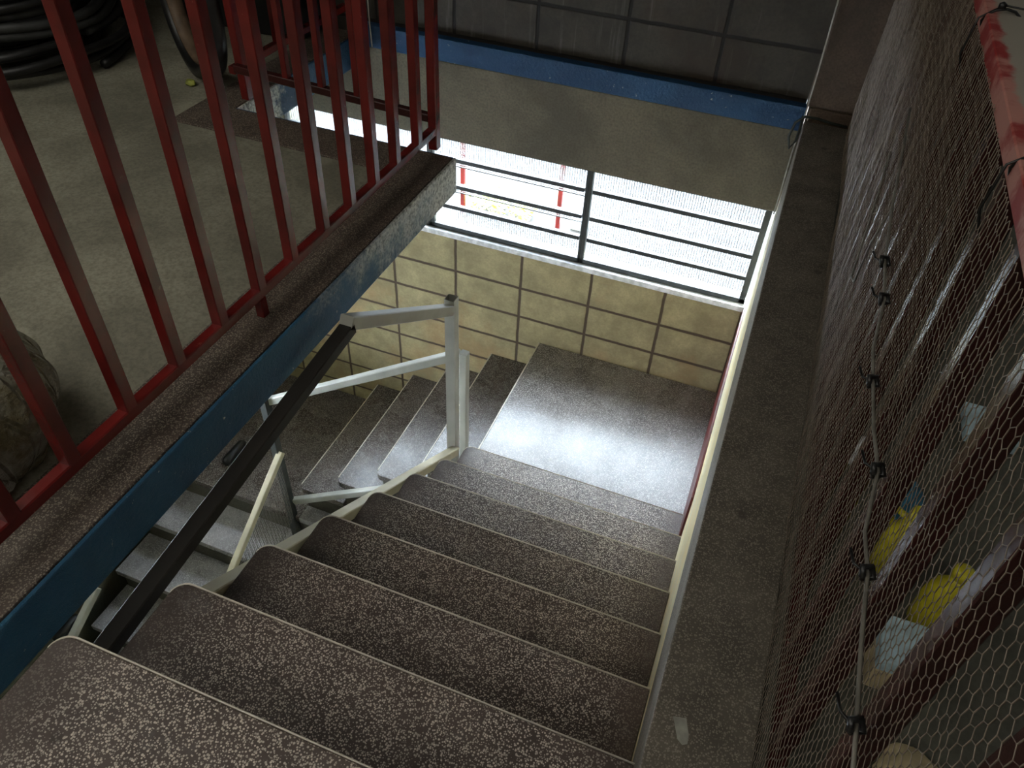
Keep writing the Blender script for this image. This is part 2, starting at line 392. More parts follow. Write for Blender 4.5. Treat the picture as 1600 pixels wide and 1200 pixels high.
# right wall of the stairwell: cream above, dark red dado along the landing
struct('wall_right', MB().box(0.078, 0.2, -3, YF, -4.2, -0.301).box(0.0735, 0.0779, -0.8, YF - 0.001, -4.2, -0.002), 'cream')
# red dado just proud of the cream
struct('trim_8', MB().prism_x([(2.02, -1.57), (3.328, -1.57), (3.328, -0.97), (2.02, -0.97)], 0.064, 0.0734), 'red_dado', None, 0.002)
# lower enclosure
LZ0, LZ1, LY0, LY1 = -1.75, -1.25, 0.9, 2.2      # added unseen opening under the slab, lets daylight onto the lower flight
struct('wall_left', MB().box(-3.4, -3.26, -2.2, 3.5, -4.5, LZ0).box(-3.4, -3.26, -2.2, 3.5, LZ1, -0.143).box(-3.4, -3.26, -2.2, LY0, LZ0, LZ1).box(-3.4, -3.26, LY1, 3.5, LZ0, LZ1), 'plaster')
MB().box(-3.35, -3.31, LY0, LY0 + .04, LZ0, LZ1).box(-3.35, -3.31, LY1 - .04, LY1, LZ0, LZ1).box(-3.35, -3.31, LY0 + .04, LY1 - .04, LZ0, LZ0 + .03).box(-3.35, -3.31, LY0 + .04, LY1 - .04, LZ1 - .03, LZ1).build('added_daylight_opening', 'frame', None, 0.002, 'structure')  # steel frame round the added opening
struct('floor_lower', MB().box(-3.4, 0.2, -2.3, 3.4, -4.4, -4.2), 'riser')
struct('wall_back_lower', MB().box(-3.4, 0.2, -2.4, -2.3, -4.3, -0.143), 'plaster')
# rest of the room (seen by the light only when the camera moves)
struct('wall_back', MB().box(-6, 5, -3.2, -3.0, -0.3, 2.7), 'plaster')
struct('wall_side', MB().box(-6.15, -6, -3.2, 3.6, -0.3, 2.7), 'plaster')
struct('wall_side_right', MB().box(5, 5.15, -3.2, 8, -0.3, 2.7), 'plaster')
struct('wall_end_right', MB().box(0.35, 5.15, 7.9, 8.05, -0.3, 2.7), 'plaster')
struct('wall_outer', MB().box(0.35, 0.5, 3.561, 7.9, -0.3, 2.7), 'plaster')

# ------------------------------------------------------------------ windows in the far wall
def hx(v): return v
ZB = [-0.548, -0.697, -0.822]
def pane(x0, x1, z0, z1, y=3.372, tilt=0.0, hinge=None):
    """fluted sheet: ribs run up the pane; tilt swings it outward about its lower... upper edge"""
    mb = MB(); n = int((x1 - x0) / 0.0125 * 4); vs = []; fs = []
    for side in (0, 1):
        for i in range(n + 1):
            x = x0 + (x1 - x0) * i / n; dy = 0.0012 * math.sin(2 * PI * x / 0.0125) + (0.004 if side else 0)
            for z in (z0, z1):
                p = Vector((x, y + dy, z))
                if tilt:
                    c = Vector((x, y, hinge)); q = p - c
                    p = c + Vector((0, q.y * math.cos(tilt) - q.z * math.sin(tilt), q.y * math.sin(tilt) + q.z * math.cos(tilt)))
                vs.append(p)
    m = 2 * (n + 1)
    for i in range(n):
        a = 2 * i
        fs += [(a, a + 2, a + 3, a + 1), (m + a, m + a + 1, m + a + 3, m + a + 2), (a, m + a, m + a + 2, a + 2), (a + 1, a + 3, m + a + 3, m + a + 1)]
    mb.add(vs, fs, True); return mb
def window(name, x0, x1, opened):
    y0, y1 = 3.345, 3.375
    f = MB()
    f.box(x0, x0 + 0.016, y0, y1, -0.965, -0.431).box(x1 - (0.03 if x1 > 0 else 0.016), x1, y0, y1, -0.965, -0.431)
    f.box(x0, x1, y0, y1, -0.967, -0.940).box(x0, x1, y0, y1, -0.4405, -0.431)
    for z in ZB: f.box(x0 + 0.02, x1 - 0.02, y0 + 0.002, y1 - 0.002, z - 0.011, z + 0.011)
    w = f.build(name, 'frame', None, 0.0015, 'structure')
    zs = [-0.4405] + ZB + [-0.955]
    for k in range(4):
        top, bot = zs[k] - 0.008, zs[k + 1] + 0.008
        if opened and k in (1, 2):
            # pane swung open to near level: thin inner edge bar with the sheet reaching outward
            z = top - 0.035
            MB().box(x0 + 0.022, x1 - 0.022, 3.372, 3.377, z - 0.003, z + 0.003).build('opened_pane_edge', 'frame', w)
            pane(x0 + 0.024, x1 - 0.024, z - 0.12, z, 3.378, math.radians(80), z).build('window_pane', 'glass', w)
        else:
            pane(x0 + 0.02, x1 - 0.02, bot, top).build('window_pane', 'glass', w)
    return w
window('window_1', -0.805, 0.060, False)
window('window_2', -1.665, -0.806, True)
window('window_3', -2.53, -1.666, False)
struct('wall_far_side', MB().box(-3.4, -2.5305, YF + 0.01, 3.5, -0.999, -0.4315), 'plaster')

# ------------------------------------------------------------------ outside
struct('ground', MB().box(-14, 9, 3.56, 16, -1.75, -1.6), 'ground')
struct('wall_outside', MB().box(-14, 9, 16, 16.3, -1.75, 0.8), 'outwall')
for x, y, t in ((-2.0, 4.53, 'red steel post outside, beyond the left end of the opened window panes'), (-1.285, 4.55, 'red steel post outside, seen beside the middle mullion of the window')):
    o = MB().beam((x, y, -1.6), (x, y, 0.2), 0.03, 0.03).build('fence_post', 'red'); tag(o, t, 'post')
mb = MB()
for i in range(420):
    x = random.uniform(-1.98, -1.5); y = 4.62 + random.uniform(-0.09, 0.12); z = -1.6 + random.random() ** 1.5 * 0.14
    a = random.uniform(0, PI); b = random.uniform(-0.6, 0.6); s_ = random.uniform(0.012, 0.026)
    u = Vector((math.cos(a), math.sin(a), b)) * s_; v = Vector((-math.sin(a), math.cos(a), random.uniform(0.2, 1))) * s_ * 0.5
    p = Vector((x, y, z)); mb.add([p - u, p + v, p + u, p - v], [(0, 1, 2, 3)])
o = mb.build('low_hedge', 'leaf', None, 0, 'stuff'); tag(o, 'strip of yellow green low plants growing outside behind the opened window panes', 'plants')
o = MB().box(-1.22, -1.10, 4.64, 4.74, -1.6, -1.52).build('crate', 'pale_blue', None, 0.008); tag(o, 'small light blue box on the ground outside next to the middle mullion', 'box')

# ------------------------------------------------------------------ upper flight
XA, XB = -0.976, 0.0725
YN = [0.399, 0.653, 0.913, 1.179, 1.449, 1.719, 1.985, 2.259]
RISE = 0.196
def ztread(k): return 0.005 - RISE * k
flight = thing('stair_flight', 'upper flight of worn speckled terrazzo steps going down towards the window', 'stairs', (-0.45, 1.3, -1.56))
def tread_poly(y0, y1, r=0.035):
    pts = [(XB, y0), (XB, y1)]
    for i in range(7):
        a = PI / 2 + i / 6 * PI / 2
        pts.append((XA + r + math.cos(a) * r, y1 - r + math.sin(a) * r))
    pts.append((XA, y0)); return pts
for k in range(8):
    z = ztread(k); y0 = (YN[k - 1] - 0.03) if k else -2.2; y1 = YN[k]
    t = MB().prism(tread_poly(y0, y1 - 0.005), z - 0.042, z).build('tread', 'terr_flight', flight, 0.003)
    # nosing strip along edge and corner, pale colour painting in the window-lit highlight
    out = tread_poly(y0, y1)[1:9]; inn = [(x + (0.002 if i >= 5 else 0.0), y - 0.0032) for i, (x, y) in enumerate(out)]
    mb = MB(); n = len(out)
    mid_ = [(x + (0.0005 if i >= 4 else 0.0), y - 0.0016) for i, (x, y) in enumerate(out)]
    vs = [(x, y, z - 0.0035) for x, y in out] + [(x, y, z + 0.0004) for x, y in mid_] + [(x, y, z + 0.0007) for x, y in inn] + [(x, y, z - 0.02) for x, y in inn]
    fs = []
    for i in range(n - 1):
        fs += [(i, i + 1, n + i + 1, n + i), (n + i, n + i + 1, 2 * n + i + 1, 2 * n + i), (2 * n + i, 2 * n + i + 1, 3 * n + i + 1, 3 * n + i), (3 * n + i, 3 * n + i + 1, i + 1, i)]
    fs += [(0, n, 2 * n, 3 * n), (n - 1, 4 * n - 1, 3 * n - 1, 2 * n - 1)]
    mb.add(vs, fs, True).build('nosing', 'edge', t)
# carriage under the treads
pts = []
for k in range(8):
    pts += [((YN[k - 1] - 0.035) if k else -2.2, ztread(k) - 0.0425), (YN[k] - 0.03, ztread(k) - 0.0425)]
pts += [(YN[7] - 0.03, -1.72), (2.16, -1.72), (0.3, -0.34), (-2.2, -0.34)]
MB().prism_x(pts, XA + 0.03, XB).build('carriage', 'riser', flight)

# landing and turning steps
ZL = -1.563
landing = thing('stair_landing', 'square terrazzo landing lit blue white below the window', 'landing', (-0.45, 2.8, ZL - 0.15))
XN = [-0.985, -1.28, -1.56, -1.83, -2.105]
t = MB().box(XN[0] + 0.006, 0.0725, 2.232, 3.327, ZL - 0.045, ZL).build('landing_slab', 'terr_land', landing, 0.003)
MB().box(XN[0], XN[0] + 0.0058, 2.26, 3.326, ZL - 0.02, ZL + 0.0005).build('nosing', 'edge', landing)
MB().box(XN[0] + 0.031, 0.0725, 2.24, 3.327, ZL - 0.185, ZL - 0.0455).build('slab_body', 'riser', landing)
turn = thing('stair_flight', 'short flight of four speckled steps turning down to the left along the block wall', 'stairs', (-1.6, 2.8, -2.3))
for k in range(1, 5):
    z = ZL + 0.0 - 0.19 * k; x1 = XN[k - 1] + 0.03; x0 = XN[k]; r = 0.03
    pts = [(x1, 2.34), (x1, 3.327), (x0 + 0.005, 3.327)]
    for i in range(6):
        a = PI + i / 5 * PI / 2; pts.append((x0 + 0.005 + r + math.cos(a) * r, 2.34 + r + math.sin(a) * r))
    t = MB().prism(pts, z - 0.04, z).build('tread', 'terr_wind', turn, 0.003)
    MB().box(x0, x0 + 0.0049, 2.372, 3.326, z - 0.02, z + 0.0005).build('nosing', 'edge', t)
pts = [(XN[0] + 0.028, ZL - 0.2301)]
for k in range(1, 5):
    z = ZL - 0.19 * k - 0.0405
    pts += [(XN[k - 1] + 0.028, z), (XN[k] + 0.03, z)]
pts += [(XN[4] + 0.03, -2.75), (XN[4] + 0.2, -2.75), (XN[0] + 0.028, -1.99)]
MB().prism_y(pts, 2.37, 3.327).build('carriage', 'riser', turn)

# lower flight under the slab
low = thing('stair_flight', 'lower flight of pale lit steps descending below the blue slab edge', 'stairs', (-2.4, 1.2, -3.5))
ZQ = -2.505; YL = [2.25, 1.975, 1.69, 1.40, 1.11, 0.82, 0.53]
for k in range(7):
    z = ZQ - 0.19 * k; y1 = 3.326 if k == 0 else YL[k - 1] + 0.03; y0 = YL[k]
    xl = -3.255 if k == 0 else -3.10
    x1 = -2.08 if k == 0 else -1.75
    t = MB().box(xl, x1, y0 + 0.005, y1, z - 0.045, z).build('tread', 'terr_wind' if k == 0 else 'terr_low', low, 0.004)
    if k == 0: MB().box(-2.0799, -1.75, y0 + 0.005, 2.36, z - 0.045, z).build('tread', 'terr_low', low, 0.004)
pts = []
for k in range(7):
    z = ZQ - 0.19 * k - 0.0455
    pts += [(3.32 if k == 0 else YL[k - 1] + 0.025, z), (YL[k] + 0.03, z)]
pts += [(0.56, -4.1), (0.56, -4.19), (1.0, -4.19), (2.4, -2.95), (3.32, -2.75)]
MB().prism_x(pts, -3.08, -1.78).build('carriage', 'riser', low)

# ------------------------------------------------------------------ guard rails of the stairs (grey tubes)
g = thing('stair_guard', 'grey and cream steel guard rail on the open side of the upper flight', 'railing', (-1.03, 2.245, -1.60))
XG = -1.018
MB().hollow_post(XG, 2.195, -1.57, -0.478, 0.042).build('post', 'grey', g)
MB().beam((XG, 2.175, -0.522), (XG, 1.474, -0.073), 0.042, 0.042, r=0.003).build('handrail', 'grey', g)
MB().beam((XG, 1.487, -0.098), (XG, 0.30, -0.222), 0.042, 0.038, r=0.003).build('handrail', 'dark_tube', g, label='dark brown level stretch of the handrail')
MB().beam((-1.0, 2.175, -1.335), (-1.0, 0.60, -0.295), 0.04, 0.04, r=0.003).build('bottom_rail', 'cream_tube', g, label='cream bottom rail')
g2 = thing('stair_guard', 'grey guard rail beside the short turning steps, sloping left from the tall post', 'railing', (-1.06, 2.29, -1.66))
YG = 2.28
MB().beam((-1.0, YG, -1.562), (-1.0, YG, -0.82), 0.036, 0.036).build('post', 'grey', g2)
MB().beam((-2.125, YG - 0.02, -3.05), (-2.125, YG - 0.02, -1.50), 0.045, 0.045, r=0.004).build('post', 'frame', g2, label='dark grey corner post')
MB().beam((-1.02, YG, -0.835), (-2.11, YG, -1.545), 0.036, 0.04, (0, 1, 0)).build('top_rail', 'grey', g2)
MB().beam((-1.02, YG, -1.67), (-2.10, YG, -2.375), 0.036, 0.04, (0, 1, 0)).build('bottom_rail', 'grey', g2)
g3 = thing('stair_guard', 'pale green sloping rail with wire grid beside the lower flight', 'railing', (-2.10, 2.2, -2.9))
MB().beam((-2.10, 2.262, -1.925), (-2.10, 0.9, -2.80), 0.035, 0.04).build('top_rail', 'cream_tube', g3)
mb = MB()
for i in range(46):
    y = 2.235 - i * 0.025; z = -1.96 - (2.262 - y) * 0.642
    mb.beam((-2.10, y, z), (-2.10, y, z - 0.52), 0.0022, 0.0022)
for j in range(1, 22):
    dz = j * 0.025
    mb.beam((-2.1025, 2.24, -1.96 - dz + 0.01), (-2.1025, 1.11, -1.96 - dz + 0.01 - 1.13 * 0.642), 0.0022, 0.0022)
mb.build('wire_grid', 'cable', g3)
g4 = thing('handrail', 'pale handrail on the far side of the lower flight, below the blue slab edge', 'handrail', (-2.75, 1.0, -3.2))
MB().beam((-2.76, 1.38, -2.405), (-2.76, 0.75, -2.755), 0.035, 0.04).build('rail', 'grey', g4)
MB().beam((-2.76, 1.0, -3.4), (-2.76, 1.0, -2.63), 0.03, 0.03).build('post', 'grey', g4)
# dark pipe pieces by the lower left wall
def pipe(y0, y1, x, z, lab):
    o = MB().tube([(x, y0, z), (x, y0 + 0.02, z), (x, y1 - 0.02, z), (x, y1, z)], [0.02, 0.032, 0.032, 0.02], 12).build('pipe', 'rubber'); tag(o, lab, 'pipe', None)
pipe(1.52, 1.76, -3.16, -2.90, 'short shiny black pipe beside the lowest visible step, left of the dark rail')
pipe(2.42, 2.62, -2.72, -2.470, 'black tubular piece lying on the lower landing between slab and dark rail')
pipe(1.22, 1.40, -3.16, -2.99, 'black rounded pipe end next to the top step corner, under the slab')

# ------------------------------------------------------------------ left red railing round the well
rail = thing('railing', 'red painted steel railing with square bars around the stairwell opening', 'railing', (-1.19, 1.3, 0.0))
RX = -1.19; H = 1.05
ys = [0.523 + 0.1615 * (k) for k in range(-7, 12)]
ys = [y if y < 0.6 else y for y in ys]
YB = [0.362, 0.523, 0.679, 0.848, 1.015, 1.181, 1.345, 1.501, 1.670, 1.828, 1.981, 2.129, 2.293]
YB = [0.362 - 0.162 * k for k in range(8, 0, -1)] + YB
for y in YB:
    MB().beam((RX, y, 0.085), (RX, y, H - 0.02), 0.031, 0.031, r=0.002).build('baluster', 'red', rail)
YC = 2.463
MB().beam((RX, -1.0, 0.072), (RX, YC - 0.02, 0.072), 0.03, 0.03).build('bottom_rail', 'red', rail)
MB().beam((RX, -1.0, H), (RX, YC - 0.02, H), 0.05, 0.035).build('top_rail', 'red', rail)
for (x, y) in ((RX, YC - 0.09), (-2.05, YC - 0.03)):
    MB().beam((x, y + 0.06, 0.0005), (x, y + 0.06, H + 0.02), 0.035, 0.035, r=0.003).build('post', 'red', rail)
MB().beam((RX + 0.004, 1.335, 0.0005), (RX + 0.004, 1.335, 0.0565), 0.026, 0.026).build('foot', 'red', rail)
MB().beam((RX, -0.9, 0.0005), (RX, -0.9, 0.0565), 0.026, 0.026).build('foot', 'red', rail)
YR = 2.433
MB().beam((RX - 0.018, YR, 0.115), (-2.03, YR, 0.145), 0.03, 0.03, (0, 1, 0)).build('bottom_rail', 'red_dark', rail)
MB().beam((RX - 0.018, YR, H), (-2.03, YR, H), 0.05, 0.035, (0, 1, 0)).build('top_rail', 'red', rail)
for k in range(5):
    x = -1.345 - 0.152 * k
    z = 0.115 + (RX - x) / 0.84 * 0.03 + 0.015
    MB().beam((x, YR, z), (x, YR, H - 0.02), 0.025, 0.025, r=0.002).build('baluster', 'red', rail)
XT = -2.10
MB().beam((XT + 0.02, YR + 0.035, 0.115), (XT + 0.02, 3.34, 0.115), 0.03, 0.03).build('bottom_rail', 'red', rail)
MB().beam((XT + 0.02, YR + 0.035, H), (XT + 0.02, 3.34, H), 0.05, 0.035).build('top_rail', 'red', rail)
for k in range(5):
    y = 2.63 + 0.15 * k
    MB().beam((XT + 0.02, y, 0.13), (XT + 0.02, y, H - 0.02), 0.025, 0.025, r=0.002).build('baluster', 'red', rail)

# ------------------------------------------------------------------ right railing and its wire mesh
rr = thing('railing', 'dark red steel railing behind the wire netting on the right side', 'railing', (0.27, 1.5, 0.0))
RX2 = 0.276
MB().beam((RX2 + 0.011, -0.6, 0.948), (RX2 + 0.011, 3.33, 0.948), 0.075, 0.03, r=0.002).build('top_rail', 'red_worn', rr, label='flat top rail, red worn to bare grey')
MB().beam((RX2, -0.6, 0.05), (RX2, 3.33, 0.05), 0.03, 0.03).build('bottom_rail', 'red_dark', rr)
for k in range(22):
    y = -0.18 + 0.168 * k
    if y > 3.3: break
    MB().beam((RX2, y, 0.065), (RX2, y, 0.932), 0.03, 0.03, r=0.002).build('baluster', 'red_dark', rr)
for y in (-0.55, 3.28):
    MB().beam((RX2, y, -0.011), (RX2, y, 0.932), 0.035, 0.035).build('post', 'red_dark', rr)

def net(x, cw, ch, y0, y1, z0, z1, rad, seed, name, lab):
    mb = MB(); vs = []; fs = []
    def P(y, z):
        n1 = noise.noise(Vector((y * 2.1, z * 3.0, seed))); n2 = noise.noise(Vector((y * 14, z * 14, seed + 5)))
        return Vector((x + 0.010 * n1 + 0.0025 * n2, y + 0.010 * n1 + 0.0065 * noise.noise(Vector((y * 31, z * 9, seed + 2))), z + 0.0075 * noise.noise(Vector((y * 27, z * 21, seed + 9))) + 0.006 * noise.noise(Vector((y * 1.7, z, seed + 3)))))
    def seg(a, b, r):
        d = (b - a); 
        if d.length < 1e-6: return
        d.normalize(); u = d.cross(Vector((1, 0, 0.13))); u.normalize(); w = d.cross(u); i0 = len(vs)
        for p in (a, b):
            for k in range(3):
                t = 2 * PI * k / 3; vs.append(p + (u * math.cos(t) + w * math.sin(t)) * r)
        fs.extend([(i0, i0 + 1, i0 + 4, i0 + 3), (i0 + 1, i0 + 2, i0 + 5, i0 + 4), (i0 + 2, i0, i0 + 3, i0 + 5)])
    rows = int((z1 - z0) / ch); cols = int((y1 - y0) / cw)
    # hexagons with short twisted uprights: zigzag wires plus uprights
    for j in range(rows + 1):
        zb = z0 + j * ch
        for i in range(cols):
            ya = y0 + i * cw + (cw / 2 if j % 2 else 0)
            a = P(ya, zb); t = P(ya + cw / 2, zb + ch * 0.34); c = P(ya + cw, zb)
            seg(a, t, rad); seg(t, c, rad)
            if j < rows: seg(t, P(ya + cw / 2, zb + ch), rad * 1.5)
    mb.add(vs, fs, True)
    return mb.build(name, 'wire', None)
nn = net(0.246, 0.0140, 0.0185, -0.25, 3.32, 0.012, 0.945, 0.00055, 1.0, 'wire_netting', '')
tag(nn, 'fine hexagonal wire netting tied to the inner face of the right railing', 'wire netting')
# cord threaded along the netting, with black ties
pts = [(0.232, 1.75, 0.70), (0.231, 1.6, 0.665), (0.230, 1.459, 0.625), (0.230, 1.3, 0.60), (0.230, 1.171, 0.607), (0.228, 1.08, 0.572), (0.230, 0.994, 0.575),
       (0.227, 0.86, 0.60), (0.230, 0.767, 0.616), (0.228, 0.69, 0.585), (0.230, 0.619, 0.597), (0.228, 0.52, 0.595), (0.230, 0.436, 0.588), (0.230, 0.3, 0.58)]
o = MB().tube(pts, 0.0026, 6).build('cord', 'cable'); tag(o, 'dusty grey cord threaded lengthwise along the middle of the netting', 'cord')
o = MB().tube([(0.230, 1.46, 0.62), (0.226, 1.5, 0.52), (0.224, 1.49, 0.43), (0.226, 1.56, 0.40), (0.229, 1.62, 0.44), (0.229, 1.68, 0.52), (0.230, 1.76, 0.60)], 0.0022, 6).build('cord', 'cable'); tag(o, 'loose loop of thin cord hanging from the upper part of the netting', 'cord')
labs = ['black tie knot on the grey cord, uppermost of the row', 'black tie knot on the grey cord, second from the top', 'black tie knot on the grey cord, third from the top', 'black tie knot on the grey cord, just above the yellow pieces', 'black tie knot on the grey cord, beside the yellow pieces', 'black tie knot on the grey cord, lowest of the row']
for (y, z), lab in zip([(1.30, 0.60), (1.171, 0.607), (0.994, 0.575), (0.767, 0.616), (0.619, 0.597), (0.436, 0.588)], labs):
    mb = MB().tube([(0.224, y - 0.006, z), (0.222, y, z + 0.008), (0.232, y + 0.006, z + 0.006), (0.238, y, z - 0.004), (0.226, y - 0.003, z - 0.008)], 0.0042, 7, True)
    mb.tube([(0.226, y, z), (0.215, y + 0.012, z - 0.004), (0.21, y + 0.03, z - 0.002)], 0.002, 5)
    o = mb.build('cable_tie', 'tie'); tag(o, lab, 'tie')
for y, lab in ((1.49, 'black string knotted over the pinkish top rail, farther one'), (0.945, 'black string knotted over the pinkish top rail, nearer one')):
    c = Vector((RX2, y, 0.95)); q = []
    for k in range(12):
        a = 2 * PI * k / 12; q.append(c + Vector((0.0285 * math.cos(a), 0.003 * math.sin(a * 2), 0.021 * math.sin(a))))
    mb = MB().tube(q, 0.0022, 6, True)
    mb.lathe([(0.001, -0.006), (0.006, -0.003), (0.006, 0.003), (0.001, 0.006)], (RX2 - 0.008, y, 0.975), 8)
    mb.tube([(RX2 - 0.008, y, 0.974), (RX2 - 0.035, y - 0.006, 0.955), (RX2 - 0.04, y - 0.01, 0.90), (0.247, y - 0.02, 0.87)], 0.0018, 5)
    mb.tube([(RX2 - 0.008, y, 0.976), (RX2 + 0.06, y + 0.002, 0.972), (RX2 + 0.16, y - 0.01, 0.95)], 0.0015, 5)
    o = mb.build('string', 'tie'); tag(o, lab, 'string')

# cables at the far right corner
o = MB().tube([(0.052, 3.318, 2.5), (0.056, 3.316, 1.2), (0.058, 3.318, 0.468), (0.066, 3.316, 0.21), (0.068, 3.314, 0.05), (0.062, 3.31, -0.14), (0.066, 3.31, -0.30), (0.066, 3.31, -0.43)], 0.0028, 6).build('cord', 'white_wire'); tag(o, 'thin whitish cord running down the far right corner of the stairwell', 'cord')
pts = []
for i in range(15):
    a = -0.5 + i / 14 * 3.4
    pts.append((0.105 - 0.065 * math.sin(a), 3.275 + 0.012 * math.cos(a), 0.005 - 0.055 * math.cos(a) - 0.03))
o = MB().tube([(0.24, 3.318, 0.012), (0.18, 3.31, 0.018), (0.12, 3.30, 0.03), (0.07, 3.285, 0.035), (0.04, 3.27, 0.01), (0.030, 3.265, -0.05), (0.045, 3.27, -0.10), (0.062, 3.28, -0.07), (0.064, 3.29, -0.02), (0.062, 3.30, 0.03)], 0.0055, 8).build('cable', 'cable_dark'); tag(o, 'thick dark green cable looping over the far end of the right kerb', 'cable')
o = MB().tube([(-1.945, 3.315, 2.5), (-1.944, 3.315, 1.0), (-1.942, 3.315, 0.1), (-1.94, 3.318, -0.04)], 0.0035, 6).build('cord', 'white_wire'); tag(o, 'thin grey cord hanging straight down the dark far wall behind the red bars', 'cord')
# scrap of paper on the right kerb
o = MB().prism([(0.106, 0.672), (0.128, 0.677), (0.138, 0.650), (0.139, 0.634), (0.131, 0.629), (0.121, 0.636)], 0.0005, 0.0015).build('paper_scrap', 'paper'); tag(o, 'small torn grey paper scrap on the right kerb', 'paper')

# ------------------------------------------------------------------ goods beyond the right railing
def jug(x, y, rot, lab):
    t = thing('plastic_jug', lab, 'jug', (x, y, -0.012))
    mb = MB().lathe([(0.03, 0), (0.038, 0.01), (0.04, 0.09), (0.034, 0.12), (0.016, 0.145), (0.014, 0.16)], (x, y, -0.011), 18)
    mb.tube([(x + 0.035 * math.cos(rot), y + 0.035 * math.sin(rot), 0.08), (x + 0.06 * math.cos(rot), y + 0.06 * math.sin(rot), 0.09), (x + 0.05 * math.cos(rot), y + 0.05 * math.sin(rot), 0.12), (x + 0.02 * math.cos(rot), y + 0.02 * math.sin(rot), 0.13)], 0.007, 8)
    mb.build('body', 'yellow', t)
    MB().lathe([(0.016, 0), (0.018, 0.004), (0.018, 0.022), (0.012, 0.026)], (x, y, 0.150), 16).build('cap', 'yellow', t)
jug(0.53, 1.05, 0.5, 'yellow plastic jug behind the netting, right of the grey cord')
jug(0.455, 1.16, 2.1, 'yellow plastic jug behind the netting, close to the grey cord')
t = thing('carton', 'small pale blue and sand coloured carton behind the netting below the yellow jugs', 'carton', (0.47, 0.93, -0.012))
MB().box(0.42, 0.50, 0.87, 0.97, -0.0115, 0.05).build('body', 'sand', t, 0.003)
MB().box(0.419, 0.501, 0.869, 0.971, 0.0505, 0.085).build('lid', 'pale_blue', t, 0.004)
mb = MB(); vs = []; n = 10
def lump(cx, cy, cz, rx, ry, rz, seed, amp=0.2, nu=28, nv=16, flat=True):
    vs = []; fs = []
    for j in range(nv + 1):
        th = PI * j / nv
        for i in range(nu):
            ph = 2 * PI * i / nu; d = Vector((math.sin(th) * math.cos(ph), math.sin(th) * math.sin(ph), math.cos(th)))
            k = 1 + amp * noise.noise(d * 1.8 + Vector((seed, 0, 0))) + amp * 0.45 * noise.noise(d * 5 + Vector((0, seed, 0)))
            z = cz + rz * d.z * k
            vs.append((cx + rx * d.x * k, cy + ry * d.y * k, max(z, cz - rz * 0.85) if flat else z))
    for j in range(nv):
        for i in range(nu):
            fs.append((j * nu + i, j * nu + (i + 1) % nu, (j + 1) * nu + (i + 1) % nu, (j + 1) * nu + i))
    return MB().add(vs, fs, True)
o = lump(0.47, 1.33, 0.02, 0.05, 0.06, 0.036, 3.0).build('cloth', 'teal'); tag(o, 'crumpled blue cloth lying behind the netting, above the yellow jugs', 'cloth')
o = lump(0.385, 1.45, 0.012, 0.035, 0.05, 0.028, 5.0).build('plastic_wrapper', 'white'); tag(o, 'crumpled white plastic wrapper behind the netting, above the blue cloth', 'wrapper')
o = MB().box(0.62, 0.74, 1.62, 1.74, -0.0115, 0.02).build('plastic_tray', 'pale_blue', None, 0.004); tag(o, 'light blue plastic tray on the pale floor near the right edge of the view', 'tray')
o = lump(0.50, 0.70, 0.01, 0.06, 0.07, 0.026, 9.0).build('plastic_wrapper', 'sand'); tag(o, 'crumpled tan wrapper behind the netting near the bottom right corner', 'wrapper')

# ------------------------------------------------------------------ things on the upper floor, left
def hose(cx, cy, z, R_, r, seed, lab, mat, turns=3):
    pts = []
    n = 64 * turns
    for i in range(n):
        a = 2 * PI * i / 64; k = noise.noise(Vector((math.cos(a) * 1.3, math.sin(a) * 1.3, seed + i / n * 2)))
        rad = R_ * (1 + 0.10 * k) - 0.03 * (i / n - 0.5)
        zz = z + r + 2.1 * r * (i / 64) * 0.95 + 0.02 * noise.noise(Vector((a, seed, 3)))
        pts.append((cx + rad * math.cos(a), cy + rad * math.sin(a) * 0.92, max(r + 0.001, zz)))
    o = MB().tube(pts, r, 8).build('hose_coil', mat); tag(o, lab, 'hose', 'coils of black hose piled on the floor')
def coilset():
    c = (-3.30, 2.50)
    L = [('bottom of the pile, widest ring', 0.0, 0.55, 0.018, 3), ('second from the floor, slightly grey', 0.125, 0.50, 0.02, 3), ('third from the floor', 0.26, 0.54, 0.017, 3),
         ('fourth from the floor, slightly grey', 0.37, 0.48, 0.02, 3), ('fifth from the floor', 0.51, 0.52, 0.018, 3), ('topmost of the pile', 0.64, 0.47, 0.02, 3)]
    for i, (t, z, R_, r, tn) in enumerate(L):
        hose(c[0] + random.uniform(-.03, .03), c[1] + random.uniform(-.03, .03), z, R_, r, i * 3.1, 'coil of black hose, ' + t, 'rubber_grey' if i % 2 else 'rubber', tn)
    for i, (R_, z) in enumerate([(0.36, 0.0), (0.36, 0.2), (0.37, 0.4)]):
        hose(c[0], c[1], z, R_, 0.026, 20 + i, 'inner coil of thick black hose in the pile, ' + ('lowest', 'middle', 'upper')[i] + ' one', 'rubber', 3)
coilset()
# tyre standing on the floor
ty = thing('tyre', 'black tyre with tan rim standing on the upper floor behind the red bars', 'tyre', (-2.34, 2.60, 0.0))
def ring(prof, c, rotz, lean, mat, name, parent, n=48):
    mb = MB(); vs = []; fs = []; m = len(prof)
    Rz = Matrix.Rotation(rotz, 3, 'Z') @ Matrix.Rotation(lean, 3, 'X')
    for i in range(n):
        a = 2 * PI * i / n
        for (r, h) in prof: vs.append(Vector(c) + Rz @ Vector((r * math.cos(a), h, r * math.sin(a))))
    for i in range(n):
        j = (i + 1) % n
        fs += [(i * m + k, i * m + (k + 1) % m, j * m + (k + 1) % m, j * m + k) for k in range(m)]
    mb.add(vs, fs, True); return mb.build(name, mat, parent)
prof = [(0.30, -0.02), (0.285, -0.045), (0.255, -0.05), (0.235, -0.035), (0.235, 0.035), (0.255, 0.05), (0.285, 0.045), (0.30, 0.02)]
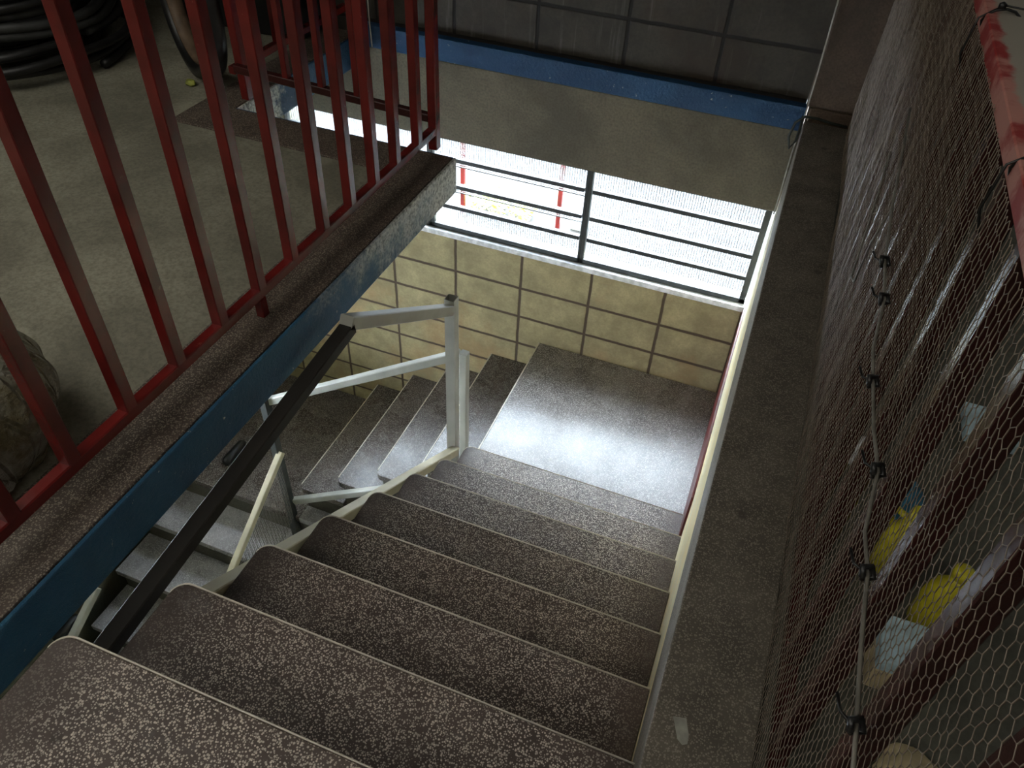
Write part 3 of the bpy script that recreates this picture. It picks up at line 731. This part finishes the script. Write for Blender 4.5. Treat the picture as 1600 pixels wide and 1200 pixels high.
ring(prof, (-2.34, 2.60, 0.300), -0.6, 0.0, 'rubber', 'tread_and_sidewall', ty)
ring([(0.236, -0.03), (0.222, -0.03), (0.218, 0.0), (0.222, 0.03), (0.236, 0.03)], (-2.34, 2.60, 0.300), -0.6, 0.0, 'tan', 'rim', ty)
o = MB().box(-2.75, -2.2, 3.12, 3.36, -0.003, 0.34).build('crate', 'rubber', None, 0.015); tag(o, 'dark crate against the far wall behind the third side of the red railing', 'crate')
o = MB().tube([(-2.30 + 0.05 * math.cos(a), 2.90 + 0.03 * math.sin(a), 0.008) for a in [k * PI / 6 for k in range(12)]], 0.007, 6, True).build('cable_loop', 'cable_dark'); tag(o, 'small loop of dark cable on the floor beside the railing corner post', 'cable')
o = lump(-2.33, 2.50, 0.008, 0.022, 0.018, 0.014, 2.0).build('rag', 'leaf'); tag(o, 'small yellowish scrap on the floor below the tyre', 'scrap')

# clear plastic bag at the left edge
bg_ = thing('plastic_bag', 'crumpled clear plastic bag with dark print on the grey floor at the left edge', 'bag', (-1.55, 0.66, 0.0))
def bag_film():
    vs = []; fs = []; nu, nv = 72, 44
    for j in range(nv + 1):
        t = j / nv
        # base, belly, gathered neck and flared mouth
        if t < 0.12: rad = 0.17 * math.sin(t / 0.12 * PI / 2) ; z = 0.004 * t
        elif t < 0.72: u = (t - 0.12) / 0.6; rad = 0.17 + 0.05 * math.sin(u * PI) - 0.05 * u * u; z = 0.30 * u
        elif t < 0.88: u = (t - 0.72) / 0.16; rad = 0.12 * (1 - u) + 0.022 * u; z = 0.30 + 0.08 * u
        else: u = (t - 0.88) / 0.12; rad = 0.022 + 0.05 * u; z = 0.38 + 0.08 * u
        for i in range(nu):
            ph = 2 * PI * i / nu; d = Vector((math.cos(ph), math.sin(ph), 0))
            k = 1 + 0.10 * noise.noise(d * 1.6 + Vector((3, 0, t * 3))) + 0.16 * abs(noise.noise(d * 4.5 + Vector((0, 7, t * 2.2)))) * (0.5 + t) + (0.10 * math.sin(ph * 11 + 3 * t) if t > 0.6 else 0)
            vs.append((-1.49 + rad * k * d.x, 0.665 + rad * k * d.y * 0.95, 0.001 + z * (1 + 0.05 * noise.noise(d * 2))))
    for j in range(nv):
        for i in range(nu): fs.append((j * nu + i, j * nu + (i + 1) % nu, (j + 1) * nu + (i + 1) % nu, (j + 1) * nu + i))
    return MB().add(vs, fs, True)
bag_film().build('film', 'bag', bg_)
lump(-1.40, 0.585, 0.03, 0.085, 0.06, 0.032, 4.0, 0.6, 40, 20).build('bottom_fold', 'bag', bg_)
